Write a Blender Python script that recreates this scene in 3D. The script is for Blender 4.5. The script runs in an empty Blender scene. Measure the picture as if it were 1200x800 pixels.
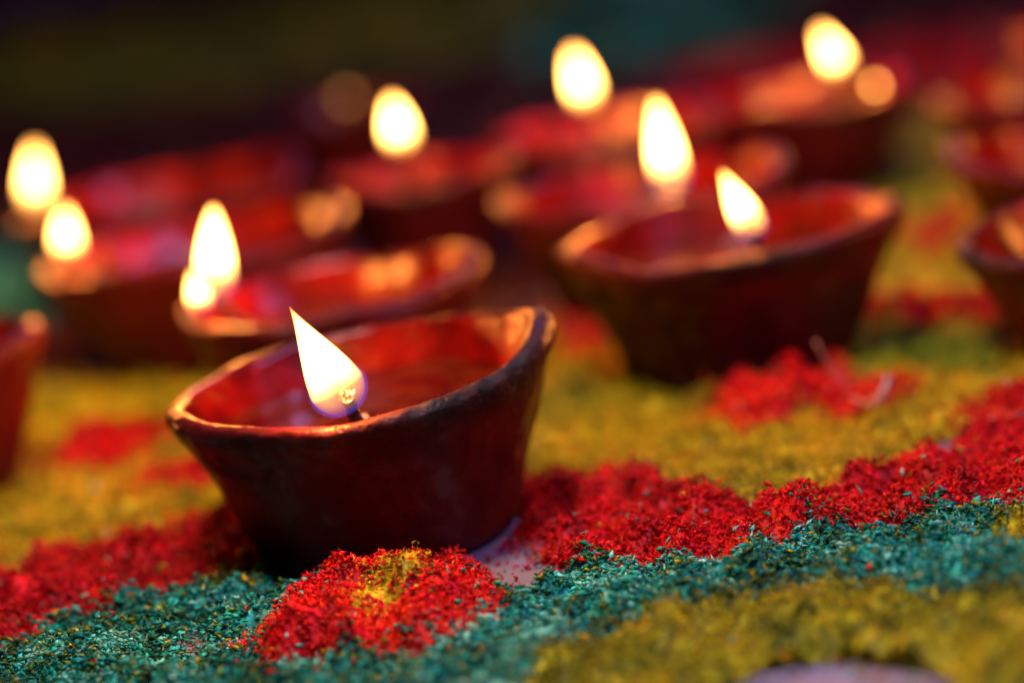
import bpy, math, random
import numpy as np
from mathutils import Vector, Matrix, Euler, noise

CM = 0.01                      # every length below is in centimetres, objects are built in metres
SC = bpy.context.scene
random.seed(7)
rng = np.random.default_rng(11)

# ------------------------------------------------------------------ camera
cam_d = bpy.data.cameras.new('camera')
cam = bpy.data.objects.new('camera', cam_d)
SC.collection.objects.link(cam)
SC.camera = cam
cam_d.lens = 90.0
cam_d.sensor_width = 36.0
cam_d.clip_start = 0.01
cam_d.clip_end = 60.0
pitch, roll = math.radians(13.1), math.radians(9.0)
cam.matrix_world = (Matrix.Translation((0, 0, 14.7 * CM)) @ Matrix.Rotation(math.radians(90) - pitch, 4, 'X')
                    @ Matrix.Rotation(-roll, 4, 'Z'))
cam_d.dof.use_dof = True
cam_d.dof.focus_distance = 45.4 * CM
cam_d.dof.aperture_fstop = 4.9
cam_d.dof.aperture_blades = 0

# ------------------------------------------------------------------ light of the place: dim violet dusk + soft light overhead
SC.view_settings.view_transform = 'Standard'
SC.view_settings.look = 'None'
SC.view_settings.exposure = 0.0
SC.view_settings.gamma = 1.0
world = bpy.data.worlds.new('World')
SC.world = world
world.use_nodes = True
bg = world.node_tree.nodes['Background']
bg.inputs['Color'].default_value = (0.14, 0.10, 0.40, 1)
bg.inputs['Strength'].default_value = 0.025


def area(name, loc, target, size, size_y, power, color):
    d = bpy.data.lights.new(name, 'AREA')
    d.shape = 'RECTANGLE'
    d.size = size * CM
    d.size_y = size_y * CM
    d.energy = power
    d.color = color
    o = bpy.data.objects.new(name, d)
    SC.collection.objects.link(o)
    o.location = Vector(loc) * CM
    o.rotation_euler = (Vector(target) - Vector(loc)).to_track_quat('-Z', 'Y').to_euler()
    return o


area('overhead_soft_light', (-3, 36, 54), (0, 43, 0), 11, 8, 3.3, (1.0, 0.86, 0.88))
area('window_light', (20, 190, 95), (0, 55, 0), 44, 26, 3.6, (0.36, 0.32, 1.0))
area('side_window_light', (36, 26, 46), (0, 50, 0), 8, 6, 2.4, (0.52, 0.38, 1.0))

SC.cycles.use_denoising = True
SC.cycles.sample_clamp_indirect = 3.0
SC.cycles.max_bounces = 6
SC.cycles.diffuse_bounces = 3
SC.cycles.glossy_bounces = 3
SC.cycles.transmission_bounces = 4
SC.cycles.volume_bounces = 0
SC.cycles.transparent_max_bounces = 24


# ------------------------------------------------------------------ helpers
def mesh_obj(name, verts, faces, mat, parent=None, smooth=True, loc=(0, 0, 0)):
    me = bpy.data.meshes.new(name)
    me.from_pydata([tuple(c * CM for c in v) for v in verts], [], faces)
    me.update()
    if smooth:
        me.polygons.foreach_set('use_smooth', [True] * len(me.polygons))
    if mat:
        me.materials.append(mat)
    o = bpy.data.objects.new(name, me)
    SC.collection.objects.link(o)
    if parent:
        o.parent = parent
    o.location = Vector(loc) * CM
    return o


def tag(o, label=None, cat=None, group=None, kind=None):
    if label: o['label'] = label
    if cat: o['category'] = cat
    if group: o['group'] = group
    if kind: o['kind'] = kind
    return o


class Nodes:
    def __init__(self, name):
        self.m = bpy.data.materials.new(name)
        self.m.use_nodes = True
        self.t = self.m.node_tree
        self.t.nodes.clear()
        self.out = self.t.nodes.new('ShaderNodeOutputMaterial')

    def n(self, kind, **kw):
        nd = self.t.nodes.new('ShaderNode' + kind)
        for k, v in kw.items():
            if k.startswith('i_'):
                nd.inputs[k[2:].replace('_', ' ')].default_value = v
            else:
                setattr(nd, k, v)
        return nd

    def l(self, a, b):
        self.t.links.new(a, b)

    def ramp(self, fac, stops, interp='LINEAR'):
        r = self.n('ValToRGB')
        r.color_ramp.interpolation = interp
        e = r.color_ramp.elements
        e[0].position, e[0].color = stops[0]
        e[1].position, e[1].color = stops[-1]
        for p, c in stops[1:-1]:
            x = e.new(p)
            x.color = c
        self.l(fac, r.inputs[0])
        return r

    def math(self, op, a, b=None, clamp=False):
        m = self.n('Math', operation=op)
        m.use_clamp = clamp
        for i, v in enumerate((a, b)):
            if v is None: continue
            if isinstance(v, (int, float)): m.inputs[i].default_value = v
            else: self.l(v, m.inputs[i])
        return m.outputs[0]


# ------------------------------------------------------------------ materials
def sawdust_material(name, rough, transl):
    k = Nodes(name)
    a = k.n('Attribute', attribute_name='grain_colour')
    b = k.n('BsdfPrincipled', i_Roughness=rough)
    b.inputs['Specular IOR Level'].default_value = 0.18
    k.l(a.outputs['Color'], b.inputs['Base Color'])
    tr = k.n('BsdfTranslucent')
    k.l(a.outputs['Color'], tr.inputs['Color'])
    mx = k.n('MixShader')
    mx.inputs[0].default_value = transl
    k.l(b.outputs[0], mx.inputs[1]); k.l(tr.outputs[0], mx.inputs[2])
    k.l(mx.outputs[0], k.out.inputs['Surface'])
    return k.m


M_GRAIN = sawdust_material('dyed_sawdust', 0.55, 0.25)


def floor_material():
    k = Nodes('lavender_grey_stone')
    tc = k.n('TexCoord')
    n1 = k.n('TexNoise', i_Scale=60.0, i_Detail=6.0)
    n2 = k.n('TexNoise', i_Scale=900.0, i_Detail=4.0)
    k.l(tc.outputs['Object'], n1.inputs['Vector']); k.l(tc.outputs['Object'], n2.inputs['Vector'])
    mix = k.math('ADD', k.math('MULTIPLY', n1.outputs['Fac'], 0.7), k.math('MULTIPLY', n2.outputs['Fac'], 0.3))
    r = k.ramp(mix, [(0.3, (0.07, 0.06, 0.09, 1)), (0.5, (0.15, 0.13, 0.20, 1)), (0.7, (0.24, 0.20, 0.28, 1))])
    n3 = k.n('TexNoise', i_Scale=28.0, i_Detail=3.0)
    k.l(tc.outputs['Object'], n3.inputs['Vector'])
    st = k.ramp(n3.outputs['Fac'], [(0.46, (0, 0, 0, 1)), (0.60, (0.85, 0.85, 0.85, 1))])
    dye = k.n('MixRGB')
    k.l(st.outputs[0], dye.inputs[0]); k.l(r.outputs[0], dye.inputs[1])
    dye.inputs[2].default_value = (0.27, 0.17, 0.12, 1)
    b = k.n('BsdfPrincipled', i_Roughness=0.5)
    k.l(dye.outputs[0], b.inputs['Base Color'])
    bp = k.n('Bump', i_Strength=0.35, i_Distance=0.0004)
    k.l(mix, bp.inputs['Height']); k.l(bp.outputs[0], b.inputs['Normal'])
    k.l(b.outputs[0], k.out.inputs['Surface'])
    return k.m


M_FLOOR = floor_material()


def clay_material(name, inner):
    """red glazed terracotta: glossy red paint, worn to brown clay, fine pits"""
    k = Nodes(name)
    tc = k.n('TexCoord')
    oi = k.n('ObjectInfo')
    add = k.n('VectorMath', operation='ADD')
    sc = k.n('VectorMath', operation='SCALE'); sc.inputs['Scale'].default_value = 3.0
    cmb = k.n('CombineXYZ')
    k.l(oi.outputs['Random'], cmb.inputs[0]); k.l(oi.outputs['Random'], cmb.inputs[1])
    k.l(cmb.outputs[0], sc.inputs[0])
    k.l(tc.outputs['Object'], add.inputs[0]); k.l(sc.outputs[0], add.inputs[1])
    v = add.outputs[0]
    big = k.n('TexNoise', i_Scale=70.0, i_Detail=5.0, i_Roughness=0.6)
    fine = k.n('TexNoise', i_Scale=620.0, i_Detail=6.0, i_Roughness=0.65)
    pit = k.n('TexVoronoi', i_Scale=520.0)
    st = k.n('TexNoise', i_Scale=160.0, i_Detail=4.0)
    for t in (big, fine, pit, st): k.l(v, t.inputs['Vector'])
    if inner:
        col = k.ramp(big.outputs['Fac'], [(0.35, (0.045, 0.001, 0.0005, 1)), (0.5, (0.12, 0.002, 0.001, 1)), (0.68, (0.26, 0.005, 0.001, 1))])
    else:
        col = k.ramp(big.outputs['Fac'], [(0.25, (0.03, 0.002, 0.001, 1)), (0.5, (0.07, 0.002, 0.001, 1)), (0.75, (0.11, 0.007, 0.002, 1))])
    soot = k.n('Attribute', attribute_name='soot')
    sm = k.n('MixRGB', blend_type='MIX')
    sf = k.math('MULTIPLY', soot.outputs['Fac'], k.math('ADD', k.math('MULTIPLY', st.outputs['Fac'], 2.6), -0.2), clamp=True)
    k.l(sf, sm.inputs[0])
    k.l(col.outputs[0], sm.inputs[1])
    sm.inputs[2].default_value = (0.02, 0.010, 0.006, 1)
    b = k.n('BsdfPrincipled')
    k.l(sm.outputs[0], b.inputs['Base Color'])
    b.inputs['Specular IOR Level'].default_value = 0.10 if inner else 0.14
    wet = k.n('TexNoise', i_Scale=210.0, i_Detail=3.0)
    k.l(v, wet.inputs['Vector'])
    top = 0.6 if inner else 0.35
    wr = k.ramp(wet.outputs['Fac'], [(0.46, (0.04,) * 3 + (1,)), (0.58, (top,) * 3 + (1,))])
    k.l(wr.outputs[0], b.inputs['Coat Weight'])
    b.inputs['Coat Roughness'].default_value = 0.07 if inner else 0.12
    rr = k.ramp(fine.outputs['Fac'], [(0.3, (0.22 if inner else 0.42,) * 3 + (1,)), (0.75, (0.5 if inner else 0.75,) * 3 + (1,))])
    k.l(rr.outputs[0], b.inputs['Roughness'])
    h = k.math('ADD', k.math('MULTIPLY', fine.outputs['Fac'], 0.5), k.math('MULTIPLY', k.math('MINIMUM', pit.outputs['Distance'], 0.35), 0.9))
    hs = k.math('MULTIPLY', h, k.math('ADD', k.math('MULTIPLY', soot.outputs['Fac'], 4.0), 0.45))
    bp = k.n('Bump', i_Strength=0.7, i_Distance=0.0006)
    k.l(hs, bp.inputs['Height']); k.l(bp.outputs[0], b.inputs['Normal'])
    k.l(bp.outputs[0], b.inputs['Coat Normal'])
    k.l(b.outputs[0], k.out.inputs['Surface'])
    return k.m


M_OUT = clay_material('red_painted_terracotta', False)
M_IN = clay_material('wet_red_glaze', True)


def simple(name, col, rough, **kw):
    k = Nodes(name)
    b = k.n('BsdfPrincipled', i_Roughness=rough)
    b.inputs['Base Color'].default_value = col + (1,)
    for q, val in kw.items():
        b.inputs[q.replace('_', ' ')].default_value = val
    k.l(b.outputs[0], k.out.inputs['Surface'])
    return k, b


def oil_material():
    k, b = simple('lamp_oil', (0.30, 0.10, 0.012), 0.10)
    b.inputs['Coat Weight'].default_value = 0.25
    b.inputs['Coat Roughness'].default_value = 0.06
    tc = k.n('TexCoord')
    n = k.n('TexNoise', i_Scale=110.0, i_Detail=2.0)
    k.l(tc.outputs['Object'], n.inputs['Vector'])
    bp = k.n('Bump', i_Strength=0.25, i_Distance=0.0006)
    k.l(n.outputs['Fac'], bp.inputs['Height']); k.l(bp.outputs[0], b.inputs['Normal'])
    c = k.ramp(n.outputs['Fac'], [(0.35, (0.05, 0.002, 0.001, 1)), (0.7, (0.12, 0.02, 0.002, 1))])
    k.l(c.outputs[0], b.inputs['Base Color'])
    return k.m


M_OIL = oil_material()


def wick_material():
    k = Nodes('oiled_cotton_wick')
    tc = k.n('TexCoord')
    a = k.n('Attribute', attribute_name='char')
    n = k.n('TexNoise', i_Scale=700.0, i_Detail=4.0)
    k.l(tc.outputs['Object'], n.inputs['Vector'])
    mx = k.n('MixRGB')
    k.l(a.outputs['Fac'], mx.inputs[0])
    mx.inputs[1].default_value = (0.50, 0.33, 0.12, 1)
    mx.inputs[2].default_value = (0.015, 0.010, 0.008, 1)
    b = k.n('BsdfPrincipled', i_Roughness=0.5)
    k.l(mx.outputs[0], b.inputs['Base Color'])
    bp = k.n('Bump', i_Strength=0.8, i_Distance=0.0008)
    k.l(n.outputs['Fac'], bp.inputs['Height']); k.l(bp.outputs[0], b.inputs['Normal'])
    k.l(b.outputs[0], k.out.inputs['Surface'])
    return k.m


M_WICK = wick_material()


def ember_material():
    k = Nodes('glowing_wick_end')
    tc = k.n('TexCoord')
    n = k.n('TexNoise', i_Scale=1300.0, i_Detail=2.0)
    k.l(tc.outputs['Object'], n.inputs['Vector'])
    inv = k.math('SUBTRACT', 1.0, n.outputs['Fac'])
    c = k.ramp(inv, [(0.38, (1.0, 0.62, 0.16, 1)), (0.5, (0.60, 0.12, 0.01, 1)), (0.6, (0.08, 0.008, 0.0, 1))])
    e = k.n('Emission')
    e.inputs['Strength'].default_value = 5.0
    k.l(c.outputs[0], e.inputs['Color'])
    k.l(e.outputs[0], k.out.inputs['Surface'])
    return k.m


M_EMBER = ember_material()


def flame_material():
    """glowing gas, coloured by height and distance from the flame's own axis (object space: z 0..1, radius 0..1)"""
    k = Nodes('flame_gas')
    tc = k.n('TexCoord')
    uv = k.n('SeparateXYZ')
    k.l(tc.outputs['Generated'], uv.inputs[0])
    z = uv.outputs['Z']
    dx = k.math('SUBTRACT', uv.outputs['X'], 0.5)
    dy = k.math('SUBTRACT', uv.outputs['Y'], 0.5)
    r = k.math('SQRT', k.math('ADD', k.math('MULTIPLY', dx, dx), k.math('MULTIPLY', dy, dy)))
    col = k.ramp(z, [(0.0, (0.5, 0.10, 0.2, 1)), (0.08, (1.0, 0.40, 0.10, 1)), (0.17, (1.0, 0.38, 0.07, 1)), (0.30, (1.0, 0.44, 0.09, 1)), (1.0, (1.0, 0.40, 0.075, 1))])
    s = k.ramp(z, [(0.0, (0.002,) * 3 + (1,)), (0.08, (0.0085,) * 3 + (1,)), (0.20, (0.021,) * 3 + (1,)), (0.32, (0.22,) * 3 + (1,)), (0.42, (0.8,) * 3 + (1,)), (0.6, (1.0,) * 3 + (1,)), (1.0, (0.8,) * 3 + (1,))])
    # hollow dark zone round the wick
    hz = k.math('MULTIPLY', k.math('SUBTRACT', z, 0.20), 1.3)
    dist = k.math('SQRT', k.math('ADD', k.math('MULTIPLY', hz, hz), k.math('MULTIPLY', r, r)))
    hollow = k.ramp(dist, [(0.10, (0.05,) * 3 + (1,)), (0.26, (1.0,) * 3 + (1,))])
    st = k.math('MULTIPLY', k.math('MULTIPLY', s.outputs[0], hollow.outputs[0]), 8500.0)
    e = k.n('Emission')
    k.l(col.outputs[0], e.inputs['Color'])
    k.l(st, e.inputs['Strength'])
    k.l(e.outputs[0], k.out.inputs['Volume'])
    k.m.cycles.volume_step_rate = 0.5
    return k.m


M_FLAME = flame_material()


def blue_material():
    """thin blue shell low on the flame: gas glows only near the surface, fading upward"""
    k = Nodes('blue_flame_gas')
    tc = k.n('TexCoord')
    uv = k.n('SeparateXYZ')
    k.l(tc.outputs['Generated'], uv.inputs[0])
    dx = k.math('SUBTRACT', uv.outputs['X'], 0.5)
    dy = k.math('SUBTRACT', uv.outputs['Y'], 0.5)
    dz = k.math('MINIMUM', k.math('SUBTRACT', uv.outputs['Z'], 0.48), 0.0)
    q = k.math('ADD', k.math('MULTIPLY', dx, dx), k.math('MULTIPLY', dy, dy))
    q = k.math('SQRT', k.math('ADD', q, k.math('MULTIPLY', k.math('MULTIPLY', dz, dz), 1.08)))
    sh = k.ramp(q, [(0.42, (0, 0, 0, 1)), (0.485, (1, 1, 1, 1))])
    up = k.ramp(uv.outputs['Z'], [(0.45, (1, 1, 1, 1)), (0.95, (0, 0, 0, 1))])
    e = k.n('Emission')
    e.inputs['Color'].default_value = (0.10, 0.10, 1.0, 1)
    k.l(k.math('MULTIPLY', k.math('MULTIPLY', sh.outputs[0], up.outputs[0]), 85.0), e.inputs['Strength'])
    k.l(e.outputs[0], k.out.inputs['Volume'])
    k.m.cycles.volume_step_rate = 0.5
    return k.m


M_BLUE = blue_material()

# ------------------------------------------------------------------ noise on grids (numpy)
def vnoise(x, y, seed=0):
    """smooth value noise, 0..1"""
    xi = np.floor(x).astype(np.int64); yi = np.floor(y).astype(np.int64)
    fx = x - xi; fy = y - yi
    fx = fx * fx * (3 - 2 * fx); fy = fy * fy * (3 - 2 * fy)

    def h(a, b):
        n = (a * 374761393 + b * 668265263 + seed * 1274126177) & 0x7fffffff
        n = ((n ^ (n >> 13)) * 1274126177) & 0x7fffffff
        n = n ^ (n >> 16)
        return (n & 0xffff) / 65535.0
    return ((h(xi, yi) * (1 - fx) + h(xi + 1, yi) * fx) * (1 - fy)
            + (h(xi, yi + 1) * (1 - fx) + h(xi + 1, yi + 1) * fx) * fy)


def fbm(x, y, seed=0, octv=3):
    s = 0; a = 0.5; t = 0
    for i in range(octv):
        s = s + a * vnoise(x * 2 ** i, y * 2 ** i, seed + i * 17); t += a; a *= 0.5
    return s / t


def inside(x, y, poly):
    c = np.zeros(x.shape, bool)
    n = len(poly)
    for i in range(n):
        x0, y0 = poly[i]; x1, y1 = poly[(i + 1) % n]
        if y0 == y1: continue
        m = ((y0 > y) != (y1 > y)) & (x < (x1 - x0) * (y - y0) / (y1 - y0) + x0)
        c ^= m
    return c


# the coloured fields of the floor pattern, plan coordinates in cm, later ones lie over earlier ones
FIELDS = [
    ('maroon', [(-90.0, 62.0), (-8.0, 57.0), (6.0, 57.0), (60.0, 60.0), (60.0, 205.0), (-10.0, 215.0), (-90.0, 150.0)]),
    ('yellow', [(-20.0, 68.9), (-7.8, 64.8), (0.9, 64.1), (7.2, 67.6), (12.2, 74.7), (16.5, 92.5), (25.8, 90.7), (14.2, 46.6), (8.6, 48.8), (5.9, 45.8), (4.6, 45.0), (3.2, 46.3), (1.9, 48.9), (-0.5, 49.7), (-3.9, 47.4), (-6.6, 50.2), (-10.8, 49.2), (-15.2, 49.2)]),
    ('teal', [(-15.2, 49.5), (-10.8, 49.2), (-6.6, 50.4), (-5.1, 48.0), (-4.8, 45.2), (-3.3, 44.0), (-0.1, 42.9), (0.9, 43.7), (3.2, 43.1), (4.8, 43.9), (8.6, 43.5), (12.3, 43.0), (9.1, 31.0), (-13.7, 40.2)]),
    ('red', [(-14.5, 46.4), (-15.5, 50.5), (-10.8, 49.2), (-9.2, 49.5), (-7.5, 50.3), (-5.8, 50.6), (-5.1, 48.0), (-5.5, 46.3), (-7.1, 46.3), (-8.7, 45.8), (-10.2, 45.0)]),
    ('red', [(-0.5, 49.7), (0.8, 49.5), (1.9, 49.1), (3.2, 46.4), (4.7, 45.1), (5.9, 45.9), (7.4, 47.1), (9.8, 48.8), (13.7, 50.4), (12.9, 44.9), (8.6, 43.5), (4.9, 43.9), (3.3, 42.9), (1.2, 43.5), (0.1, 43.7), (-0.6, 45.7), (-1.0, 47.5)]),
    ('red', [(8.2, 47.7), (9.0, 49.9), (10.3, 50.8), (14.3, 52.3), (12.5, 46.4), (9.1, 47.2)]),
    ('floor', [(-1.9, 46.3), (-1.5, 45.3), (-1.0, 44.6), (-0.7, 42.7), (-0.3, 43.0), (0.1, 43.7), (-0.0, 44.6), (-0.3, 45.5), (-0.4, 46.7), (-0.5, 47.5), (-1.2, 48.2)]),
    ('floor', [(-7.4, 43.9), (-6.2, 43.6), (-5.0, 43.2), (-5.1, 42.6), (-6.6, 43.1)]),
    ('red', [(-5.5, 42.7), (-4.8, 43.6), (-4.3, 44.5), (-3.9, 44.8), (-3.3, 45.6), (-1.5, 45.3), (-1.1, 43.9), (-0.9, 42.3), (-1.5, 41.0), (-2.5, 40.7), (-4.0, 40.7), (-5.0, 41.7)]),
    ('yellow', [(-3.35, 41.9), (-3.2, 42.9), (-2.75, 43.5), (-2.1, 43.4), (-1.85, 42.8), (-2.1, 42.2), (-2.7, 41.8)]),
    ('mustard', [(-0.9, 37.5), (-0.6, 38.8), (0.0, 39.6), (0.7, 40.4), (1.8, 40.8), (3.0, 40.7), (4.5, 40.8), (5.7, 39.8), (7.5, 38.8), (10.2, 38.7), (9.1, 31.0), (-1.0, 35.1)]),
    ('mustard', [(7.4, 41.5), (8.0, 42.7), (9.0, 43.2), (11.6, 43.4), (10.6, 39.9), (7.9, 40.6)]),
    ('floor', [(2.1, 36.9), (2.9, 37.5), (3.6, 37.7), (4.5, 37.5), (5.3, 36.8), (5.5, 35.8), (5.2, 34.2), (2.0, 35.5)]),
    ('red', [(3.7, 51.4), (4.2, 53.6), (5.2, 55.3), (6.2, 55.8), (6.9, 54.9), (7.1, 53.2), (8.1, 52.7), (8.0, 51.2), (6.7, 50.6), (5.7, 50.9), (4.5, 50.4)]),
    ('yellow', [(-6.4, 46.0), (-6.3, 47.1), (-5.8, 47.3), (-5.5, 46.3), (-5.6, 45.6)]),
    ('red', [(8.6, 61.0), (11.8, 57.4), (13.5, 56.3), (13.0, 54.5), (10.7, 55.9), (8.2, 58.4)]),
    ('red', [(1.0, 64.4), (2.3, 64.1), (2.5, 60.6), (1.7, 58.9), (1.1, 59.8)]),
    ('green', [(7.5, 57.1), (9.0, 57.3), (10.6, 55.4), (10.7, 52.8), (9.6, 52.4), (8.4, 54.0), (7.3, 54.5)]),
    ('green', [(11.6, 75.3), (13.1, 73.9), (12.6, 70.0), (11.2, 69.0), (10.8, 70.9)]),
    ('red', [(11.2, 69.0), (12.7, 69.3), (11.9, 64.3), (10.9, 64.5)]),
    ('red', [(-11.4, 57.9), (-10.4, 59.1), (-8.3, 59.1), (-7.4, 57.0), (-8.5, 56.5), (-10.8, 55.9)]),
    ('red', [(-9.1, 53.9), (-8.5, 54.8), (-7.3, 55.1), (-6.5, 53.3), (-7.7, 52.7)]),
    ('teal', [(-22.4, 91.8), (-15.9, 88.0), (-14.3, 80.8), (-13.3, 73.8), (-19.3, 76.9)]),
    ('olive', [(-41.4, 168.5), (-29.7, 166.2), (-20.7, 160.4), (-12.8, 162.8), (-6.4, 169.7), (8.9, 160.9), (4.1, 128.1), (0.5, 120.3), (-10.2, 122.3), (-16.4, 121.9), (-24.0, 130.5), (-34.3, 137.3)]),
    ('teal', [(2.5, 130.5), (8.6, 155.3), (18.2, 149.2), (12.7, 108.7), (7.5, 107.9), (2.6, 113.3)]),
    ('maroon', [(-28.9, 122.8), (-13.4, 111.7), (-4.9, 105.0), (-4.5, 90.7), (-23.2, 95.8)]),
    ('red', [(7.2, 104.1), (12.0, 103.5), (21.9, 100.5), (27.6, 96.8), (23.2, 82.0), (10.5, 92.5)]),
]
CLASSES = ['floor', 'yellow', 'teal', 'red', 'green', 'olive', 'mustard', 'maroon']


def classify(x, y):
    amp = np.clip(0.34 + (y - 50) * 0.012, 0.34, 4.0)
    f = 1.0 / (0.9 + np.clip(y - 60, 0, 200) * 0.03)
    wx = x + amp * (fbm(x * f * 1.3, y * f * 1.3, 3) - 0.5) * 3.0
    wy = y + amp * (fbm(x * f * 1.3 + 40, y * f * 1.3, 9) - 0.5) * 3.0
    c = np.zeros(x.shape, np.int8)
    for n, p in FIELDS:
        c[inside(wx, wy, p)] = CLASSES.index(n)
    return c


# lamps: where each stands (base centre, cm), so that no sawdust lies under them
LAMPS = [
    # key, x, y, radius at rim, radius at base, height
    ('A', -2.88, 47.95, 3.73, 2.45, 3.42),
    ('B', 5.12, 56.84, 3.83, 2.53, 3.25),
    ('C', 3.87, 64.16, 3.61, 2.38, 3.20),
    ('D', 3.82, 74.86, 3.42, 2.29, 3.20),
    ('E', 9.57, 75.30, 3.16, 2.12, 3.20),
    ('F', -1.84, 71.90, 2.60, 1.72, 3.20),
    ('G', -3.87, 56.83, 3.43, 2.26, 3.25),
    ('H', -7.77, 66.12, 4.06, 2.68, 3.20),
    ('I', -9.73, 75.79, 4.46, 2.94, 3.20),
    ('J', -14.22, 56.52, 3.84, 2.50, 3.30),
    ('K', 13.35, 53.37, 3.59, 2.37, 2.70),
    ('L', 14.84, 61.58, 3.60, 2.38, 2.95),
    ('M', 16.28, 70.56, 3.57, 2.36, 3.10),
    ('N', 19.41, 78.38, 3.56, 2.35, 3.10),
    ('O', -4.57, 92.98, 2.64, 1.74, 2.60),  # added lamp, put in to carry a small far glint
]
LP = {k: (x, y, r, rb, h) for k, x, y, r, rb, h in LAMPS}

BUMPS = [  # x, y, radius, height (cm)
    (-3.0, 42.9, 1.4, 0.50), (-3.9, 42.3, 0.7, 0.35), (-1.9, 43.0, 0.8, 0.30), (-2.6, 42.7, 0.50, 0.45), (-3.7, 43.2, 0.4, 0.25), (-2.0, 41.9, 0.4, 0.2), (-4.3, 41.9, 0.35, 0.2), (-3.0, 44.2, 0.8, 0.30),
    (1.96, 47.0, 0.40, 0.45), (5.2, 52.3, 1.0, 0.42), (5.7, 53.2, 0.7, 0.25),
    (0.6, 38.6, 0.9, 0.22), (2.1, 38.9, 1.0, 0.22), (4.2, 38.7, 1.1, 0.22), (6.0, 37.6, 1.2, 0.20), (8.1, 41.0, 0.9, 0.30),
    (-6.0, 46.4, 0.4, 0.35), (7.4, 51.5, 0.5, 0.25), (2.9, 44.9, 0.9, 0.25), (4.8, 44.5, 0.7, 0.22), (7.6, 44.9, 0.9, 0.3),
]
THICK = {'floor': 0.0, 'maroon': 0.2, 'mustard': 0.30, 'yellow': 0.26, 'teal': 0.24, 'red': 0.32, 'green': 0.26, 'olive': 0.3}


def box_blur(a, n):
    for ax in (0, 1):
        c = np.cumsum(np.pad(a, [(n + 1, n) if i == ax else (0, 0) for i in (0, 1)], mode='edge'), axis=ax)
        a = (np.take(c, range(2 * n + 1, c.shape[ax]), ax) - np.take(c, range(0, c.shape[ax] - 2 * n - 1), ax)) / (2 * n + 1)
    return a


def make_grid(x0, x1, y0, y1, res, blur, nscale, namp):
    gx = np.arange(x0, x1 + res * .5, res); gy = np.arange(y0, y1 + res * .5, res)
    X, Y = np.meshgrid(gx, gy)
    c = classify(X, Y)
    th = np.zeros(X.shape)
    for i, n in enumerate(CLASSES):
        th[c == i] = THICK[n]
    th = box_blur(box_blur(th, blur), blur)
    h = th * (0.55 + 0.9 * fbm(X * 0.9, Y * 0.9, 21))
    cover = np.clip(th / 0.22, 0, 1)
    rough = np.where(c == CLASSES.index('mustard'), 0.75, np.where(c == CLASSES.index('red'), 1.1, np.where(c == CLASSES.index('teal'), 0.8, 0.5)))
    h += cover * rough * namp * 1.25 * ((fbm(X * nscale, Y * nscale, 31, 3) - 0.5) * 2) * 0.9
    h += cover * namp * 0.5 * (fbm(X * nscale * 3.1, Y * nscale * 3.1, 37, 2) - 0.5)
    for bx, by, br, bh in BUMPS:
        h += bh * np.exp(-((X - bx) ** 2 + (Y - by) ** 2) / (br * br)) * (0.7 + 0.6 * fbm(X * 2.2, Y * 2.2, 77))
    h -= 0.05
    for k, lx, ly, lr, rb, lh in LAMPS:
        d = np.hypot(X - lx, Y - ly)
        h = np.where(d < rb + 0.05, -0.3, h)
    h = np.maximum(h, -0.3)
    return gx, gy, X, Y, c, h


def sample(grid, x, y):
    gx, gy, X, Y, c, h = grid
    fx = np.clip((x - gx[0]) / (gx[1] - gx[0]), 0, len(gx) - 1.001); fy = np.clip((y - gy[0]) / (gy[1] - gy[0]), 0, len(gy) - 1.001)
    i = fx.astype(int); j = fy.astype(int); a = fx - i; b = fy - j
    return (h[j, i] * (1 - a) + h[j, i + 1] * a) * (1 - b) + (h[j + 1, i] * (1 - a) + h[j + 1, i + 1] * a) * b


PAL = {
    'yellow': [(0.20, 0.17, 0.002), (0.44, 0.32, 0.003), (0.58, 0.42, 0.004), (0.80, 0.56, 0.008), (0.68, 0.34, 0.004)],
    'mustard': [(0.08, 0.10, 0.002), (0.24, 0.23, 0.003), (0.38, 0.34, 0.004), (0.58, 0.48, 0.006), (0.56, 0.34, 0.004)],
    'teal': [(0.004, 0.06, 0.035), (0.09, 0.20, 0.02), (0.008, 0.18, 0.09), (0.006, 0.24, 0.20), (0.012, 0.38, 0.22), (0.05, 0.56, 0.38), (0.26, 0.76, 0.50)],
    'red': [(0.34, 0.001, 0.001), (0.60, 0.002, 0.002), (0.78, 0.004, 0.002), (0.86, 0.004, 0.018), (0.90, 0.012, 0.003), (0.88, 0.035, 0.004)],
    'green': [(0.20, 0.26, 0.006), (0.28, 0.34, 0.01), (0.14, 0.22, 0.006), (0.38, 0.36, 0.01)],
    'olive': [(0.04, 0.08, 0.004), (0.18, 0.20, 0.004), (0.34, 0.30, 0.006), (0.44, 0.32, 0.004)],
    'maroon': [(0.10, 0.008, 0.004), (0.06, 0.005, 0.004), (0.14, 0.012, 0.005), (0.05, 0.02, 0.004)],
    'floor': [(0.2, 0.2, 0.2)],
}
STRAY = {'teal': ['red', 'yellow', 'green', 'green', 'mustard'], 'red': ['yellow', 'teal', 'red'], 'yellow': ['red', 'green', 'olive'], 'maroon': ['red', 'olive'], 'mustard': ['teal', 'green', 'yellow'], 'green': ['yellow', 'red'], 'olive': ['teal', 'yellow']}


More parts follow.
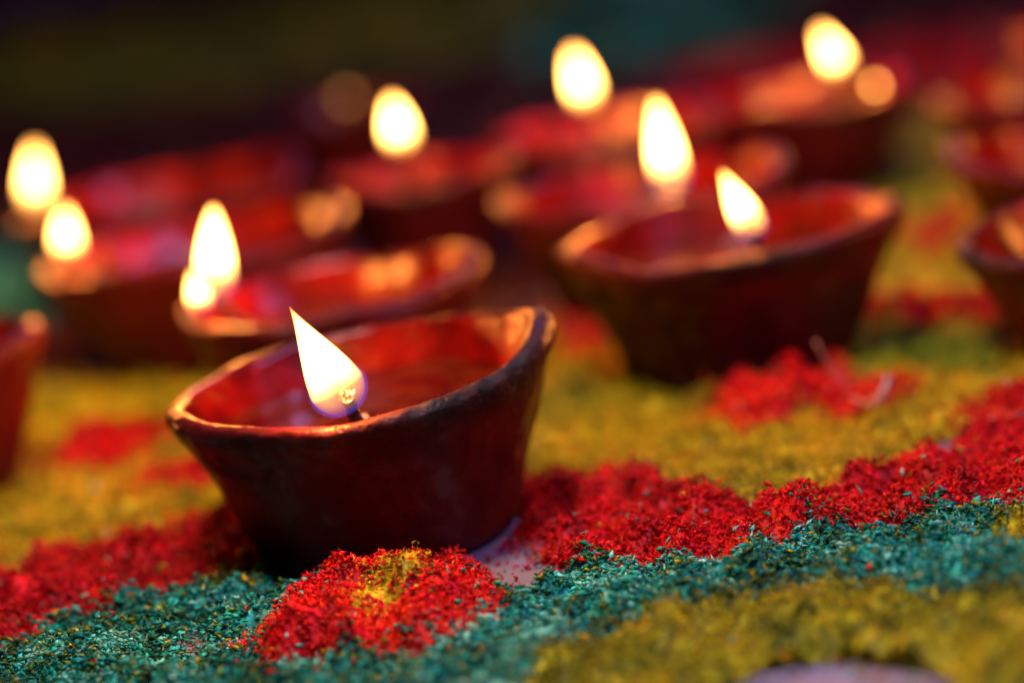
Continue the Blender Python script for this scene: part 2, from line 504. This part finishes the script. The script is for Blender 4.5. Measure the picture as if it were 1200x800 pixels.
def pick_colours(cls_name, n, r, x=None, y=None):
    """each grain takes one of the dye shades; the mix of shades drifts from clump to clump"""
    p = np.array(PAL[cls_name])
    if x is None:
        return np.clip(p[r.integers(0, len(p), n)] * r.uniform(0.6, 1.3, (n, 1)), 0, 1)
    f = 1.0 / (1 + np.clip(y - 60, 0, 200) * 0.06)
    t = (fbm(x * f * 1.4 + 5, y * f * 1.4, 57) - 0.25) * 2.0
    k = np.clip(((t * 0.6 + r.random(n) * 0.7 - 0.15) * len(p)).astype(int), 0, len(p) - 1)
    g = 0.55 + 0.9 * fbm(x * f * 2.6, y * f * 2.6 + 31, 63)
    return np.clip(p[k] * g[:, None] * r.uniform(0.55, 1.35, (n, 1)), 0, 1)


def rand_rot(n, r, tilt):
    """random frames: long axis mostly lying down"""
    az = r.uniform(0, 2 * np.pi, n); el = r.normal(0, tilt, n); ro = r.uniform(0, 2 * np.pi, n)
    ca, sa, ce, se, cr, sr = np.cos(az), np.sin(az), np.cos(el), np.sin(el), np.cos(ro), np.sin(ro)
    u = np.stack([ca * ce, sa * ce, se], 1)
    v0 = np.stack([-sa, ca, 0 * ca], 1)
    w0 = np.cross(u, v0)
    v = v0 * cr[:, None] + w0 * sr[:, None]
    w = -v0 * sr[:, None] + w0 * cr[:, None]
    return u, v, w


def flakes(px, py, pz, L, W, T, r, tilt, bend):
    """irregular little wood chips and curls: six-point bent wedges, eight triangles each"""
    n = len(px)
    u, v, w = rand_rot(n, r, tilt)
    P = np.stack([px, py, pz], 1)
    b = (r.uniform(0.2, 1.0, n) * bend)[:, None] * L[:, None]
    Lh = L[:, None] * 0.5; Wh = W[:, None] * 0.5; Th = T[:, None] * 0.5
    q = lambda: r.uniform(0.55, 1.2, (n, 1))
    pts = [P - u * Lh * q() + w * b * -0.5,
           P + v * Wh * q() + w * Th + w * b * 0.4 + u * Lh * r.uniform(-.4, .4, (n, 1)),
           P - v * Wh * q() + w * Th + w * b * 0.4,
           P - w * Th + w * b * 0.4,
           P + u * Lh * q() + w * b * -0.5]
    V = np.stack(pts, 1).reshape(-1, 3)
    F = np.array([[0, 2, 1], [0, 1, 3], [0, 3, 2], [4, 1, 2], [4, 3, 1], [4, 2, 3]])
    return V, F


def build_mesh(name, V, tris, col, mat):
    me = bpy.data.meshes.new(name)
    nv, nf = len(V), len(tris)
    me.vertices.add(nv); me.loops.add(nf * 3); me.polygons.add(nf)
    me.vertices.foreach_set('co', (V * CM).astype(np.float32).ravel())
    me.loops.foreach_set('vertex_index', tris.astype(np.int32).ravel())
    me.polygons.foreach_set('loop_start', np.arange(0, nf * 3, 3, dtype=np.int32))
    me.update(calc_edges=True)
    a = me.color_attributes.new('grain_colour', 'FLOAT_COLOR', 'POINT')
    a.data.foreach_set('color', np.concatenate([col, np.ones((nv, 1))], 1).astype(np.float32).ravel())
    me.materials.append(mat)
    o = bpy.data.objects.new(name, me)
    SC.collection.objects.link(o)
    return o


near = make_grid(-19.0, 19.0, 30.0, 88.0, 0.14, 2, 1.7, 0.50)
far = make_grid(-70.0, 60.0, 88.0, 290.0, 1.0, 1, 0.30, 0.35)


def grid_part(grid, ci):
    gx, gy, X, Y, c, h = grid
    ny, nx = X.shape
    cc = c[:-1, :-1]
    m = (cc == ci) & ((h[:-1, :-1] > -0.25) | (h[1:, 1:] > -0.25))
    j, i = np.nonzero(m)
    a = j * nx + i
    quads = np.stack([a, a + 1, a + nx + 1, a + nx], 1)
    tris = np.concatenate([quads[:, [0, 1, 2]], quads[:, [0, 2, 3]]])
    used, inv = np.unique(tris, return_inverse=True)
    V = np.stack([X.ravel()[used], Y.ravel()[used], h.ravel()[used] - 0.03], 1)
    return V, inv.reshape(-1, 3)


def lamp_clear(x, y):
    ok = np.ones(x.shape, bool)
    for k, lx, ly, lr, rb, lh in LAMPS:
        ok &= np.hypot(x - lx, y - ly) > rb + 0.10
    return ok


def in_view(x, y, margin):
    """a generous wedge round the part of the floor that the photograph shows, with room to step aside"""
    return (x > -0.205 * y - margin + np.clip((y - 50) * 0.0, 0, 1)) & (x < 0.235 * y + margin)


ZONES = [  # y0, y1, grains per cm2, length, margin
    (31.0, 37.5, 170, 0.22, 2.0), (37.5, 52.0, 280, 0.19, 2.0), (52.0, 60.0, 150, 0.24, 2.0),
    (60.0, 88.0, 45, 0.30, 2.5),
]
FZ = [(88.0, 130.0, 5.0, 0.9, 6.0), (130.0, 288.0, 1.3, 1.7, 10.0)]
xs, ys, ls, gsel = [], [], [], []
for zi, (y0, y1, dens, ln, mg) in enumerate(ZONES + FZ):
    xr0, xr1 = -0.205 * y1 - mg, 0.235 * y1 + mg
    if zi < len(ZONES): xr0, xr1 = max(xr0, -18.8), min(xr1, 18.8)
    n = int((xr1 - xr0) * (y1 - y0) * dens)
    x = rng.uniform(xr0, xr1, n); y = rng.uniform(y0, y1, n)
    k = in_view(x, y, mg)
    xs.append(x[k]); ys.append(y[k]); ls.append(np.full(k.sum(), ln)); gsel.append(np.full(k.sum(), zi >= len(ZONES)))
px = np.concatenate(xs); py = np.concatenate(ys); pl = np.concatenate(ls); pf = np.concatenate(gsel)
jx = px + rng.normal(0, 0.17, len(px)) * (pl / 0.13); jy = py + rng.normal(0, 0.17, len(px)) * (pl / 0.13)
pc = classify(jx, jy)
# sparse spill on to the bare floor from the colours around it
onfloor = classify(px, py) == 0
keep = lamp_clear(px, py)
fl = (pc == 0)
spill = fl & (rng.random(len(px)) < 0.035)
pc = np.where(spill, rng.choice([3, 3, 3, 1, 2], len(px)), pc)
keep &= (pc != 0)
hz = np.where(pf, sample(far, px, py), sample(near, px, py))
hz = np.where(hz < 0.0, 0.0, hz)
lift = rng.exponential(0.05, len(px)) * (pl / 0.13)
pz = hz + np.where(onfloor, 0.02, np.minimum(lift, 0.10 * (pl / 0.13)))
keep &= pz < 6

WHO = {
    'yellow': ('yellow_sawdust', 'ochre yellow dyed sawdust spread in wide fields around the oil lamps', 'sawdust'),
    'teal': ('teal_sawdust', 'teal green dyed wood chips in a band across the foreground', 'sawdust'),
    'red': ('red_sawdust', 'bright red dyed sawdust heaped in a mound and a winding band before the lamps', 'sawdust'),
    'green': ('green_sawdust', 'yellowish green sawdust in small patches right of the second lamp', 'sawdust'),
    'mustard': ('mustard_sawdust', 'dull mustard green sawdust in a raised soft heap at the bottom right corner', 'sawdust'),
    'maroon': ('maroon_sawdust', 'very dark maroon sawdust lying between and behind the rear lamps', 'sawdust'),
    'olive': ('olive_sawdust', 'dark olive sawdust in a blurred band far behind the lamps', 'sawdust'),
}
for ci, cname in enumerate(CLASSES):
    if cname == 'floor': continue
    Vs, Ts, Cs, off = [], [], [], 0
    for g in (near, far):
        V, t = grid_part(g, ci)
        if not len(t): continue
        base = pick_colours(cname, len(V), rng, V[:, 0], V[:, 1])
        Vs.append(V); Ts.append(t + off); Cs.append(base); off += len(V)
    s = keep & (pc == ci)
    n = int(s.sum())
    L = pl[s] * rng.uniform(0.5, 1.5, n)
    if cname == 'teal':
        W = L * rng.uniform(0.28, 0.6, n); T = L * 0.10; tilt, bend = 0.45, 0.12
    elif cname == 'red':
        W = L * rng.uniform(0.2, 0.45, n); T = L * 0.14; tilt, bend = 0.65, 0.45
    else:
        L = L * 0.74
        W = L * rng.uniform(0.16, 0.4, n); T = L * 0.14; tilt, bend = 0.75, 0.5
    V, F = flakes(px[s], py[s], pz[s], L, W, T, rng, tilt, bend)
    idx = (np.arange(n) * 5)[:, None, None] + F[None]
    col = pick_colours(cname, n, rng, px[s], py[s])
    st = rng.random(n) < (0.09 if cname == 'teal' else 0.05)
    for sname in STRAY[cname]:
        q = st & (rng.random(n) < 0.5)
        col[q] = pick_colours(sname, int(q.sum()), rng)
    Vs.append(V); Ts.append(idx.reshape(-1, 3) + off); Cs.append(np.repeat(col, 5, 0))
    nm, lab, cat = WHO[cname]
    o = build_mesh(nm, np.concatenate(Vs), np.concatenate(Ts), np.concatenate(Cs), M_GRAIN)
    tag(o, lab, cat, kind='stuff')

# ------------------------------------------------------------------ floor
gfl = mesh_obj('floor', [(-400, -60, 0), (400, -60, 0), (400, 700, 0), (-400, 700, 0)], [(0, 1, 2, 3)], M_FLOOR, smooth=False)
tag(gfl, kind='structure')


# ------------------------------------------------------------------ clay lamps
def gauss(d, w):
    d = (d + math.pi) % (2 * math.pi) - math.pi
    return math.exp(-(d / w) ** 2)


def bowl_mesh(P):
    """one continuous hand-pinched clay bowl: outside wall, rolled rim with a raised pouring lip, inside wall and floor"""
    NT = P.get('nt', 144)
    R, Rb, H = P['R'], P['Rb'], P['H']
    seed = P['seed']
    rings = []
    kinds = []
    prof = []
    for i in range(3): prof.append(('u', i / 2.0 * 0.94))          # underside
    NO = P.get('no', 22)
    for i in range(NO + 1): prof.append(('o', i / NO))
    for i in range(1, 10): prof.append(('r', i / 10.0))
    for i in range(0, 19): prof.append(('i', i / 18.0))
    lips = P['lips']
    dips = P['dips']
    for (kd, t) in prof:
        ring = []
        for a in range(NT):
            th = 2 * math.pi * a / NT
            rise = sum(hh * gauss(th - c, w) for c, w, hh, oo in lips) - sum(hh * gauss(th - c, w) for c, w, hh in dips)
            outp = sum(oo * gauss(th - c, w) for c, w, hh, oo in lips)
            wob = noise.noise(Vector((math.cos(th) * 1.1, math.sin(th) * 1.1, seed * 3.7))) * P.get('wob', 0.34)
            zr = H + rise + noise.noise(Vector((math.cos(th) * 1.7, math.sin(th) * 1.7, seed * 5.1 + 9))) * P.get('zw', 0.22)
            Rr = R + outp + wob
            tk = 0.36 + 0.26 * sum(gauss(th - c, w * 0.9) for c, w, hh, oo in lips) + 0.05 * noise.noise(Vector((math.cos(th) * 3, math.sin(th) * 3, seed)))
            rb = Rb * (1 + 0.02 * noise.noise(Vector((math.cos(th), math.sin(th), seed + 50))))
            if kd == 'u': r, z = rb * t, 0.10 if t < 0.5 else 0.02
            elif kd == 'o':
                r = rb + (Rr - rb) * (t ** P.get('pw', 1.08)) ; z = zr * t
                if t < 0.06: r -= 0.05 * (1 - t / 0.06)
                r += 0.06 * math.exp(-((t - 0.93) / 0.06) ** 2)
                z = max(z - 0.0, 0.0)
            elif kd == 'r':
                an = math.pi * t
                r = Rr - tk / 2 + math.cos(an) * tk / 2; z = zr + math.sin(an) * tk * 0.42
            else:
                r0 = Rr - tk
                zf = 0.75
                s = t
                an = s * math.pi / 2
                r = r0 * (math.cos(an) ** 0.55) if s < 1 else 0.0
                z = zr - (zr - zf) * math.sin(an)
                r = max(0.0, min(r, rb + (Rr - rb) * (max(z, 0) / zr) ** P.get('pw', 1.08) - tk * 0.95)) if s < 1 else 0.0
            x, y = r * math.cos(th), r * math.sin(th)
            if not (kd == 'i' and t == 1) and not (kd == 'u' and t == 0):
                q = Vector((x, y, z))
                d = 0.12 * noise.noise(q * 0.8 + Vector((seed, 0, 0))) + 0.03 * noise.noise(q * 3.1 + Vector((0, seed, 0)))
                if kd == 'r' or (kd == 'o' and t > 0.85): d += 0.035 * noise.noise(q * 5 + Vector((0, 0, seed)))
                f = 1 + d / max(r, 0.6)
                x *= f; y *= f; z += d * 0.5 if kd != 'u' else 0
                if kd == 'o' and t < 0.1: z = max(z, 0.0)
            y *= P['sy']
            ring.append((x, y, z))
        rings.append(ring); kinds.append((kd, t))
    V = [p for r in rings for p in r]
    F = []; mats = []
    for j in range(len(rings) - 1):
        for a in range(NT):
            b = (a + 1) % NT
            if kinds[j] == ('u', 0.0): F.append((j * NT, (j + 1) * NT + b, (j + 1) * NT + a)) if a > -1 else None
            else: F.append((j * NT + a, j * NT + b, (j + 1) * NT + b, (j + 1) * NT + a))
            k1 = kinds[j]
            mats.append(1 if (k1[0] == 'i' or (k1[0] == 'r' and k1[1] > 0.55)) else 0)
    soot = []
    for (kd, t), ring in zip(kinds, rings):
        for (x, y, z) in ring:
            th = math.atan2(y, x)
            s = 0.0
            for c, w in P['soot']:
                g = gauss(th - c, w)
                v = 1.0 if kd == 'r' else (max(0, (t - 0.8) / 0.2) if kd == 'o' else (max(0, 1 - t * 5) if kd == 'i' else 0))
                s = max(s, g * v)
            soot.append(s)
    return V, F, mats, soot


def make_bowl(P, parent):
    V, F, mats, soot = bowl_mesh(P)
    o = mesh_obj('bowl', V, F, M_OUT, parent)
    o.data.materials.append(M_IN)
    o.data.polygons.foreach_set('material_index', mats)
    a = o.data.attributes.new('soot', 'FLOAT', 'POINT')
    a.data.foreach_set('value', soot)
    return o


def tube(name, pts, rad, mat, parent, ns=12, char_from=None):
    V = []; F = []
    n = len(pts)
    pv = [Vector(p) for p in pts]
    ch = []
    up = Vector((0.13, 0.2, 1)).normalized()
    for i, p in enumerate(pv):
        t = (pv[min(i + 1, n - 1)] - pv[max(i - 1, 0)]).normalized()
        s = t.cross(up).normalized(); q = s.cross(t)
        rr = rad[i] if isinstance(rad, (list, tuple)) else rad
        for a in range(ns):
            an = 2 * math.pi * a / ns + i * 0.35
            w = rr * (1 + 0.16 * math.cos(3 * (an - i * 0.5)))
            V.append(tuple(p + s * math.cos(an) * w + q * math.sin(an) * w))
            ch.append(0.0 if char_from is None else min(1.0, max(0.0, (i / (n - 1) - char_from) / 0.15)))
    for i in range(n - 1):
        for a in range(ns):
            b = (a + 1) % ns
            F.append((i * ns + a, i * ns + b, (i + 1) * ns + b, (i + 1) * ns + a))
    V.append(tuple(pv[0])); V.append(tuple(pv[-1])); ch += [ch[0], ch[-1]]
    for a in range(ns):
        b = (a + 1) % ns
        F.append((len(V) - 2, b, a)); F.append((len(V) - 1, (n - 1) * ns + a, (n - 1) * ns + b))
    o = mesh_obj(name, V, F, mat, parent)
    if char_from is not None:
        at = o.data.attributes.new('char', 'FLOAT', 'POINT')
        at.data.foreach_set('value', ch)
    return o


def blob(name, r, mat, parent, loc, seed=0, sq=(1, 1, 1)):
    V = []; F = []
    nu, nv = 16, 10
    for j in range(nv + 1):
        ph = math.pi * j / nv
        for i in range(nu):
            th = 2 * math.pi * i / nu
            d = Vector((math.sin(ph) * math.cos(th), math.sin(ph) * math.sin(th), math.cos(ph)))
            k = r * (1 + 0.45 * noise.noise(d * 2.2 + Vector((seed, 0, 0))))
            V.append((d.x * k * sq[0], d.y * k * sq[1], d.z * k * sq[2]))
    for j in range(nv):
        for i in range(nu):
            b = (i + 1) % nu
            F.append((j * nu + i, (j + 1) * nu + i, (j + 1) * nu + b, j * nu + b))
    return mesh_obj(name, V, F, mat, parent, loc=loc)


def teardrop(h, r, sharp, bend, z0=0.0, z1=1.0, grow=1.0, n=26, ns=24):
    """flame outline: round bottom, widest low down, drawn to a tip; bend pushes the upper part sideways"""
    V = []; F = []
    for j in range(n + 1):
        t = z0 + (z1 - z0) * j / n
        tt = min(max(t, 0), 1)
        tm = 0.24
        if tt < tm: pr = math.sqrt(max(0, 1 - ((tm - tt) / tm) ** 2))
        else:
            s = (tt - tm) / (1 - tm)
            pr = (1 - s) ** sharp * (1 + 0.55 * s * (1 - s))
        rr = max(r * pr * grow, 0.002)
        bx = bend[0] * tt * tt; by = bend[1] * tt * tt
        for a in range(ns):
            an = 2 * math.pi * a / ns
            V.append((bx + rr * math.cos(an), by + rr * math.sin(an), h * t))
    for j in range(n):
        for a in range(ns):
            b = (a + 1) % ns
            F.append((j * ns + a, j * ns + b, (j + 1) * ns + b, (j + 1) * ns + a))
    F.append(tuple(reversed(range(ns))))
    F.append(tuple(n * ns + a for a in range(ns)))
    return V, F


def make_flame(parent, loc, h, r, lean, sharp=1.0, bend=(0, 0), power=0.14, blue=True, off=(0, 0, 0)):
    V, F = teardrop(h, r, sharp, bend)
    fo = mesh_obj('flame', V, F, M_FLAME, parent, loc=loc)
    rot = Vector((lean[0], lean[1], 1)).to_track_quat('Z', 'Y').to_euler()
    fo.rotation_euler = rot
    if blue:
        V, F = teardrop(h * 1.0, r, sharp, bend, 0.0, 0.50, 1.10, n=16)
        V = [(x, y, z - 0.04) for x, y, z in V]
        mesh_obj('blue_flame_base', V, F, M_BLUE, fo)
    d = bpy.data.lights.new('flame_light', 'POINT')
    d.energy = power
    d.color = (1.0, 0.27, 0.04)
    d.shadow_soft_size = 0.35 * CM
    lo = bpy.data.objects.new('flame_light', d)
    SC.collection.objects.link(lo)
    lo.parent = fo
    lo.location = Vector((off[0], off[1], h * 0.5)) * CM
    return fo


LABELS = {
    'A': 'red clay oil lamp nearest the camera, in sharp focus, pointed flame leaning left',
    'B': 'dark red clay oil lamp behind the red sawdust patch with the curled wood shaving',
    'C': 'blurred clay oil lamp with a tall flame just behind the lamp at right of centre',
    'D': 'far blurred clay oil lamp at top centre, its tall oval flame highest there',
    'E': 'far blurred clay oil lamp at top right, its rim glint built as a tiny second flame',
    'F': 'small far blurred clay oil lamp left of centre with a fat round flame',
    'G': 'red clay oil lamp directly behind the nearest lamp, its flame of two joined lobes',
    'H': 'wide blurred clay oil lamp at left with the lower of the two leftmost flames',
    'I': 'wide blurred clay oil lamp at left with the higher of the two leftmost flames',
    'J': 'dark red clay oil lamp cut off by the left edge of the photo',
    'K': 'clay oil lamp with glinting rim, lowest of those cut off by the right edge',
    'L': 'blurred clay oil lamp at the right edge, directly behind the one with glinting rim',
    'M': 'blurred clay oil lamp at the right edge, third one up from the bottom',
    'N': 'very blurred clay oil lamp in the top right corner, the furthest along that edge',
    'O': 'small dark clay oil lamp added furthest back, its tiny flame standing for an orange glint',
}
PI = math.pi
# per lamp: lips (angle, width, rise, outward), dips (angle, width, depth), wick end (relative to centre), flames
LAMP_SHAPE = {
    'A': dict(lips=[(-0.02, 0.34, 0.16, 0.26)], dips=[(-1.55, 0.80, 0.24)], soot=[(-0.80, 0.62)], wob=0.2, zw=0.14),
    'B': dict(lips=[(0.10, 0.38, 0.02, 0.18)], dips=[(-1.5, 0.95, 0.12)], soot=[(-1.5, 0.4)]),
    'C': dict(lips=[(0.3, 0.5, 0.25, 0.15)], dips=[(-1.2, 0.7, 0.15)], soot=[(-1.2, 0.4)]),
    'D': dict(lips=[(3.3, 0.6, 0.15, 0.2)], dips=[(-1.5, 0.7, 0.15)], soot=[(-1.5, 0.4)]),
    'E': dict(lips=[(0.2, 0.5, 0.15, 0.15)], dips=[(-1.3, 0.7, 0.15)], soot=[(-1.3, 0.4)]),
    'F': dict(lips=[(3.2, 0.5, 0.15, 0.15)], dips=[(-1.5, 0.7, 0.1)], soot=[(-1.6, 0.4)]),
    'G': dict(lips=[(0.1, 0.5, 0.2, 0.2)], dips=[(3.5, 0.7, 0.15)], soot=[(3.4, 0.4)]),
    'H': dict(lips=[(0.3, 0.6, 0.25, 0.1)], dips=[(3.3, 0.7, 0.15)], soot=[(3.2, 0.4)]),
    'I': dict(lips=[(0.4, 0.6, 0.3, 0.1)], dips=[(3.0, 0.7, 0.15)], soot=[(3.0, 0.4)]),
    'J': dict(lips=[(0.0, 0.4, 0.1, 0.1)], dips=[(3.0, 0.7, 0.1)], soot=[(2.0, 0.4)]),
    'K': dict(lips=[(1.4, 0.5, 0.15, 0.1)], dips=[(-2.6, 0.6, 0.12)], soot=[(3.3, 0.4)]),
    'L': dict(lips=[(2.8, 0.5, 0.15, 0.1)], dips=[(-2.0, 0.6, 0.1)], soot=[(0.3, 0.4)]),
    'M': dict(lips=[(2.5, 0.5, 0.15, 0.1)], dips=[(-2.0, 0.6, 0.1)], soot=[(0.3, 0.4)]),
    'N': dict(lips=[(2.2, 0.5, 0.15, 0.1)], dips=[(-2.0, 0.6, 0.1)], soot=[(0.3, 0.4)]),
    'O': dict(lips=[(2.8, 0.5, 0.1, 0.1)], dips=[(-1.6, 0.6, 0.1)], soot=[(-1.6, 0.6)]),
}
# flames: wick tip relative to the lamp's centre (cm), height, radius, lean, tip sharpness, power
FLAMES = {
    'A': [((0.0, -3.05, 3.44), 2.22, 0.52, (-0.31, 0.03), 1.12, 0.165)],
    'B': [((0.35, -3.10, 3.61), 1.66, 0.34, (-0.38, 0.042), 0.80, 0.140)],
    'C': [((0.58, -2.60, 3.36), 2.42, 0.41, (-0.04, 0.042), 0.62, 0.168)],
    'D': [((-0.53, -0.60, 3.87), 1.81, 0.37, (-0.12, 0.042), 0.50, 0.168)],
    'E': [((1.06, -2.30, 3.88), 1.55, 0.33, (-0.36, 0.042), 0.60, 0.168), ((1.96, -2.00, 3.24), 0.37, 0.13, (0.00, 0.042), 0.60, 0.028)],  # second one stands in for a bright reflection on the rim
    'F': [((-0.30, -1.80, 4.12), 1.55, 0.38, (-0.06, 0.042), 0.55, 0.168)],
    'G': [((-2.51, -0.80, 3.66), 2.11, 0.41, (0.15, 0.042), 0.60, 0.168), ((-2.80, -1.30, 3.51), 0.96, 0.25, (-0.05, 0.042), 0.60, 0.042)],
    'H': [((-3.48, 0.60, 3.18), 1.45, 0.33, (0.12, 0.042), 0.60, 0.168)],
    'I': [((-3.88, 1.00, 3.07), 2.03, 0.35, (0.17, 0.042), 0.60, 0.168)],
    'J': [((-1.6, 0.8, 3.4), 1.68, 0.31, (0.1, 0.0), 0.7, 0.06)],
    'K': [((1.2, 0.6, 3.0), 1.68, 0.31, (0.0, 0.0), 0.7, 0.06)],
    'L': [((1.6, 0.4, 3.0), 1.68, 0.31, (0.0, 0.0), 0.7, 0.06)],
    'M': [((1.8, 0.4, 3.2), 1.68, 0.31, (0.0, 0.0), 0.7, 0.06)],
    'N': [((1.8, 0.4, 3.2), 1.68, 0.31, (0.0, 0.0), 0.7, 0.06)],
    'O': [((0.0, 0.0, 2.7), 0.38, 0.12, (0.0, 0.0), 0.7, 0.006)],  # tiny flame of the added lamp, makes the far orange glint
}

TILT = {'A': (0.0, math.radians(-3.2), 0.0), 'B': (0.0, math.radians(1.0), 0.0)}   # they stand a little askew on the sawdust

for li, (key, lx, ly, R, Rb, H) in enumerate(LAMPS):
    root = bpy.data.objects.new('clay_oil_lamp', None)
    SC.collection.objects.link(root)
    root.empty_display_size = 0.02
    root.location = Vector((lx, ly, 0.005)) * CM
    tag(root, LABELS[key], 'oil lamp', 'lit clay oil lamps on the sawdust')
    sh = LAMP_SHAPE[key]
    root.rotation_euler = TILT.get(key, (0, 0, 0))
    P = dict(sy={'A': 0.96, 'B': 0.86}.get(key, 0.90), R=R, Rb=Rb, H=H, seed=li + 1.3, nt=224 if key in 'AB' else 96, no=40 if key in 'AB' else 20, **sh)
    make_bowl(P, root)
    # oil surface, meeting the inside wall
    zo = H - 0.72
    n = 96
    rr = (R - 0.30) * 0.965
    V = [(0, 0, zo)]
    for ring in (0.5, 1.0):
        for a in range(n):
            th = 2 * PI * a / n
            V.append((rr * ring * math.cos(th), rr * ring * math.sin(th) * P['sy'], zo))
    F = [(0, 1 + a, 1 + (a + 1) % n) for a in range(n)] + [(1 + a, 1 + n + a, 1 + n + (a + 1) % n, 1 + (a + 1) % n) for a in range(n)]
    mesh_obj('oil', V, F, M_OIL, root)
    for fi, (tip, h, r, lean, sharp, power) in enumerate(FLAMES[key]):
        tp = Vector(tip)
        if fi == 0:
            st = Vector((tp.x * 0.45, tp.y * 0.35, zo + 0.02))
            mid1 = st.lerp(tp, 0.45); mid1.z = zo + 0.08
            mid2 = st.lerp(tp, 0.8); mid2.z = zo + 0.45
            ctrl = [st, mid1, mid2, tp + Vector((0, 0, 0.30))]
            pts = []
            m = 26
            for i in range(m + 1):
                t = i / m
                a, b, c, d = ctrl
                pts.append(a * (1 - t) ** 3 + b * 3 * t * (1 - t) ** 2 + c * 3 * t * t * (1 - t) + d * t ** 3)
            w = tube('wick', pts, [0.14 - 0.03 * (i / m) for i in range(m + 1)], M_WICK, root, char_from=0.15)
            blob('ember', 0.14, M_EMBER, w, tuple(pts[-1] + Vector((0, -0.04, 0.03))), seed=li)
        make_flame(root, tuple(tp), h, r, lean, sharp, power=power, blue=key in 'ABCG')

# ------------------------------------------------------------------ wood shaving on the red patch before the second lamp
def ribbon(name, pts, wid, thick, mat, label, cat):
    V = []; F = []
    pv = [Vector(p) for p in pts]
    n = len(pv)
    for i, p in enumerate(pv):
        t = (pv[min(i + 1, n - 1)] - pv[max(i - 1, 0)]).normalized()
        s = t.cross(Vector((0.5, -0.6, 0.62))).normalized(); q = s.cross(t)
        w = wid[i]
        for a, b in ((-1, -1), (1, -1), (1, 1), (-1, 1)):
            V.append(tuple(p + s * w * a * 0.5 + q * thick * b * 0.5))
    for i in range(n - 1):
        for a in range(4):
            b = (a + 1) % 4
            F.append((i * 4 + a, i * 4 + b, i * 4 + 4 + b, i * 4 + 4 + a))
    F.append((3, 2, 1, 0)); F.append(tuple((n - 1) * 4 + a for a in range(4)))
    o = mesh_obj(name, V, F, mat)
    o.data.transform(Matrix.Translation(-Vector(pts[0]) * CM)); o.location = Vector(pts[0]) * CM
    tag(o, label, cat)
    return o


k, b = simple('pale_wood', (0.55, 0.26, 0.16), 0.35)
M_WOOD = k.m
tcn = k.n('TexCoord'); nn = k.n('TexNoise', i_Scale=300.0, i_Detail=3.0)
k.l(tcn.outputs['Object'], nn.inputs['Vector'])
rr_ = k.ramp(nn.outputs['Fac'], [(0.3, (0.30, 0.06, 0.03, 1)), (0.7, (0.50, 0.20, 0.12, 1))])
k.l(rr_.outputs[0], b.inputs['Base Color'])


def bez(a, b, c, d, m=14):
    a, b, c, d = map(Vector, (a, b, c, d))
    return [tuple(a * (1 - t) ** 3 + b * 3 * t * (1 - t) ** 2 + c * 3 * t * t * (1 - t) + d * t ** 3) for t in [i / m for i in range(m + 1)]]


p1 = bez((6.80, 51.3, 0.50), (6.60, 51.3, 0.90), (6.36, 51.3, 1.20), (6.20, 51.35, 1.75))
ribbon('wood_splinter', p1, [0.10 - 0.05 * i / 14 for i in range(15)], 0.04, M_WOOD,
       'thin pale wood splinter standing up out of the red sawdust patch at right', 'splinter')
p2 = bez((6.75, 50.8, 0.60), (6.85, 50.1, 0.50), (7.3, 50.0, 0.52), (7.5, 50.4, 1.05))
ribbon('curled_shaving', p2, [0.15 + 0.07 * math.sin(PI * i / 14) for i in range(15)], 0.035, M_WOOD,
       'curled brownish wood shaving lying at the foot of the upright splinter', 'wood shaving')
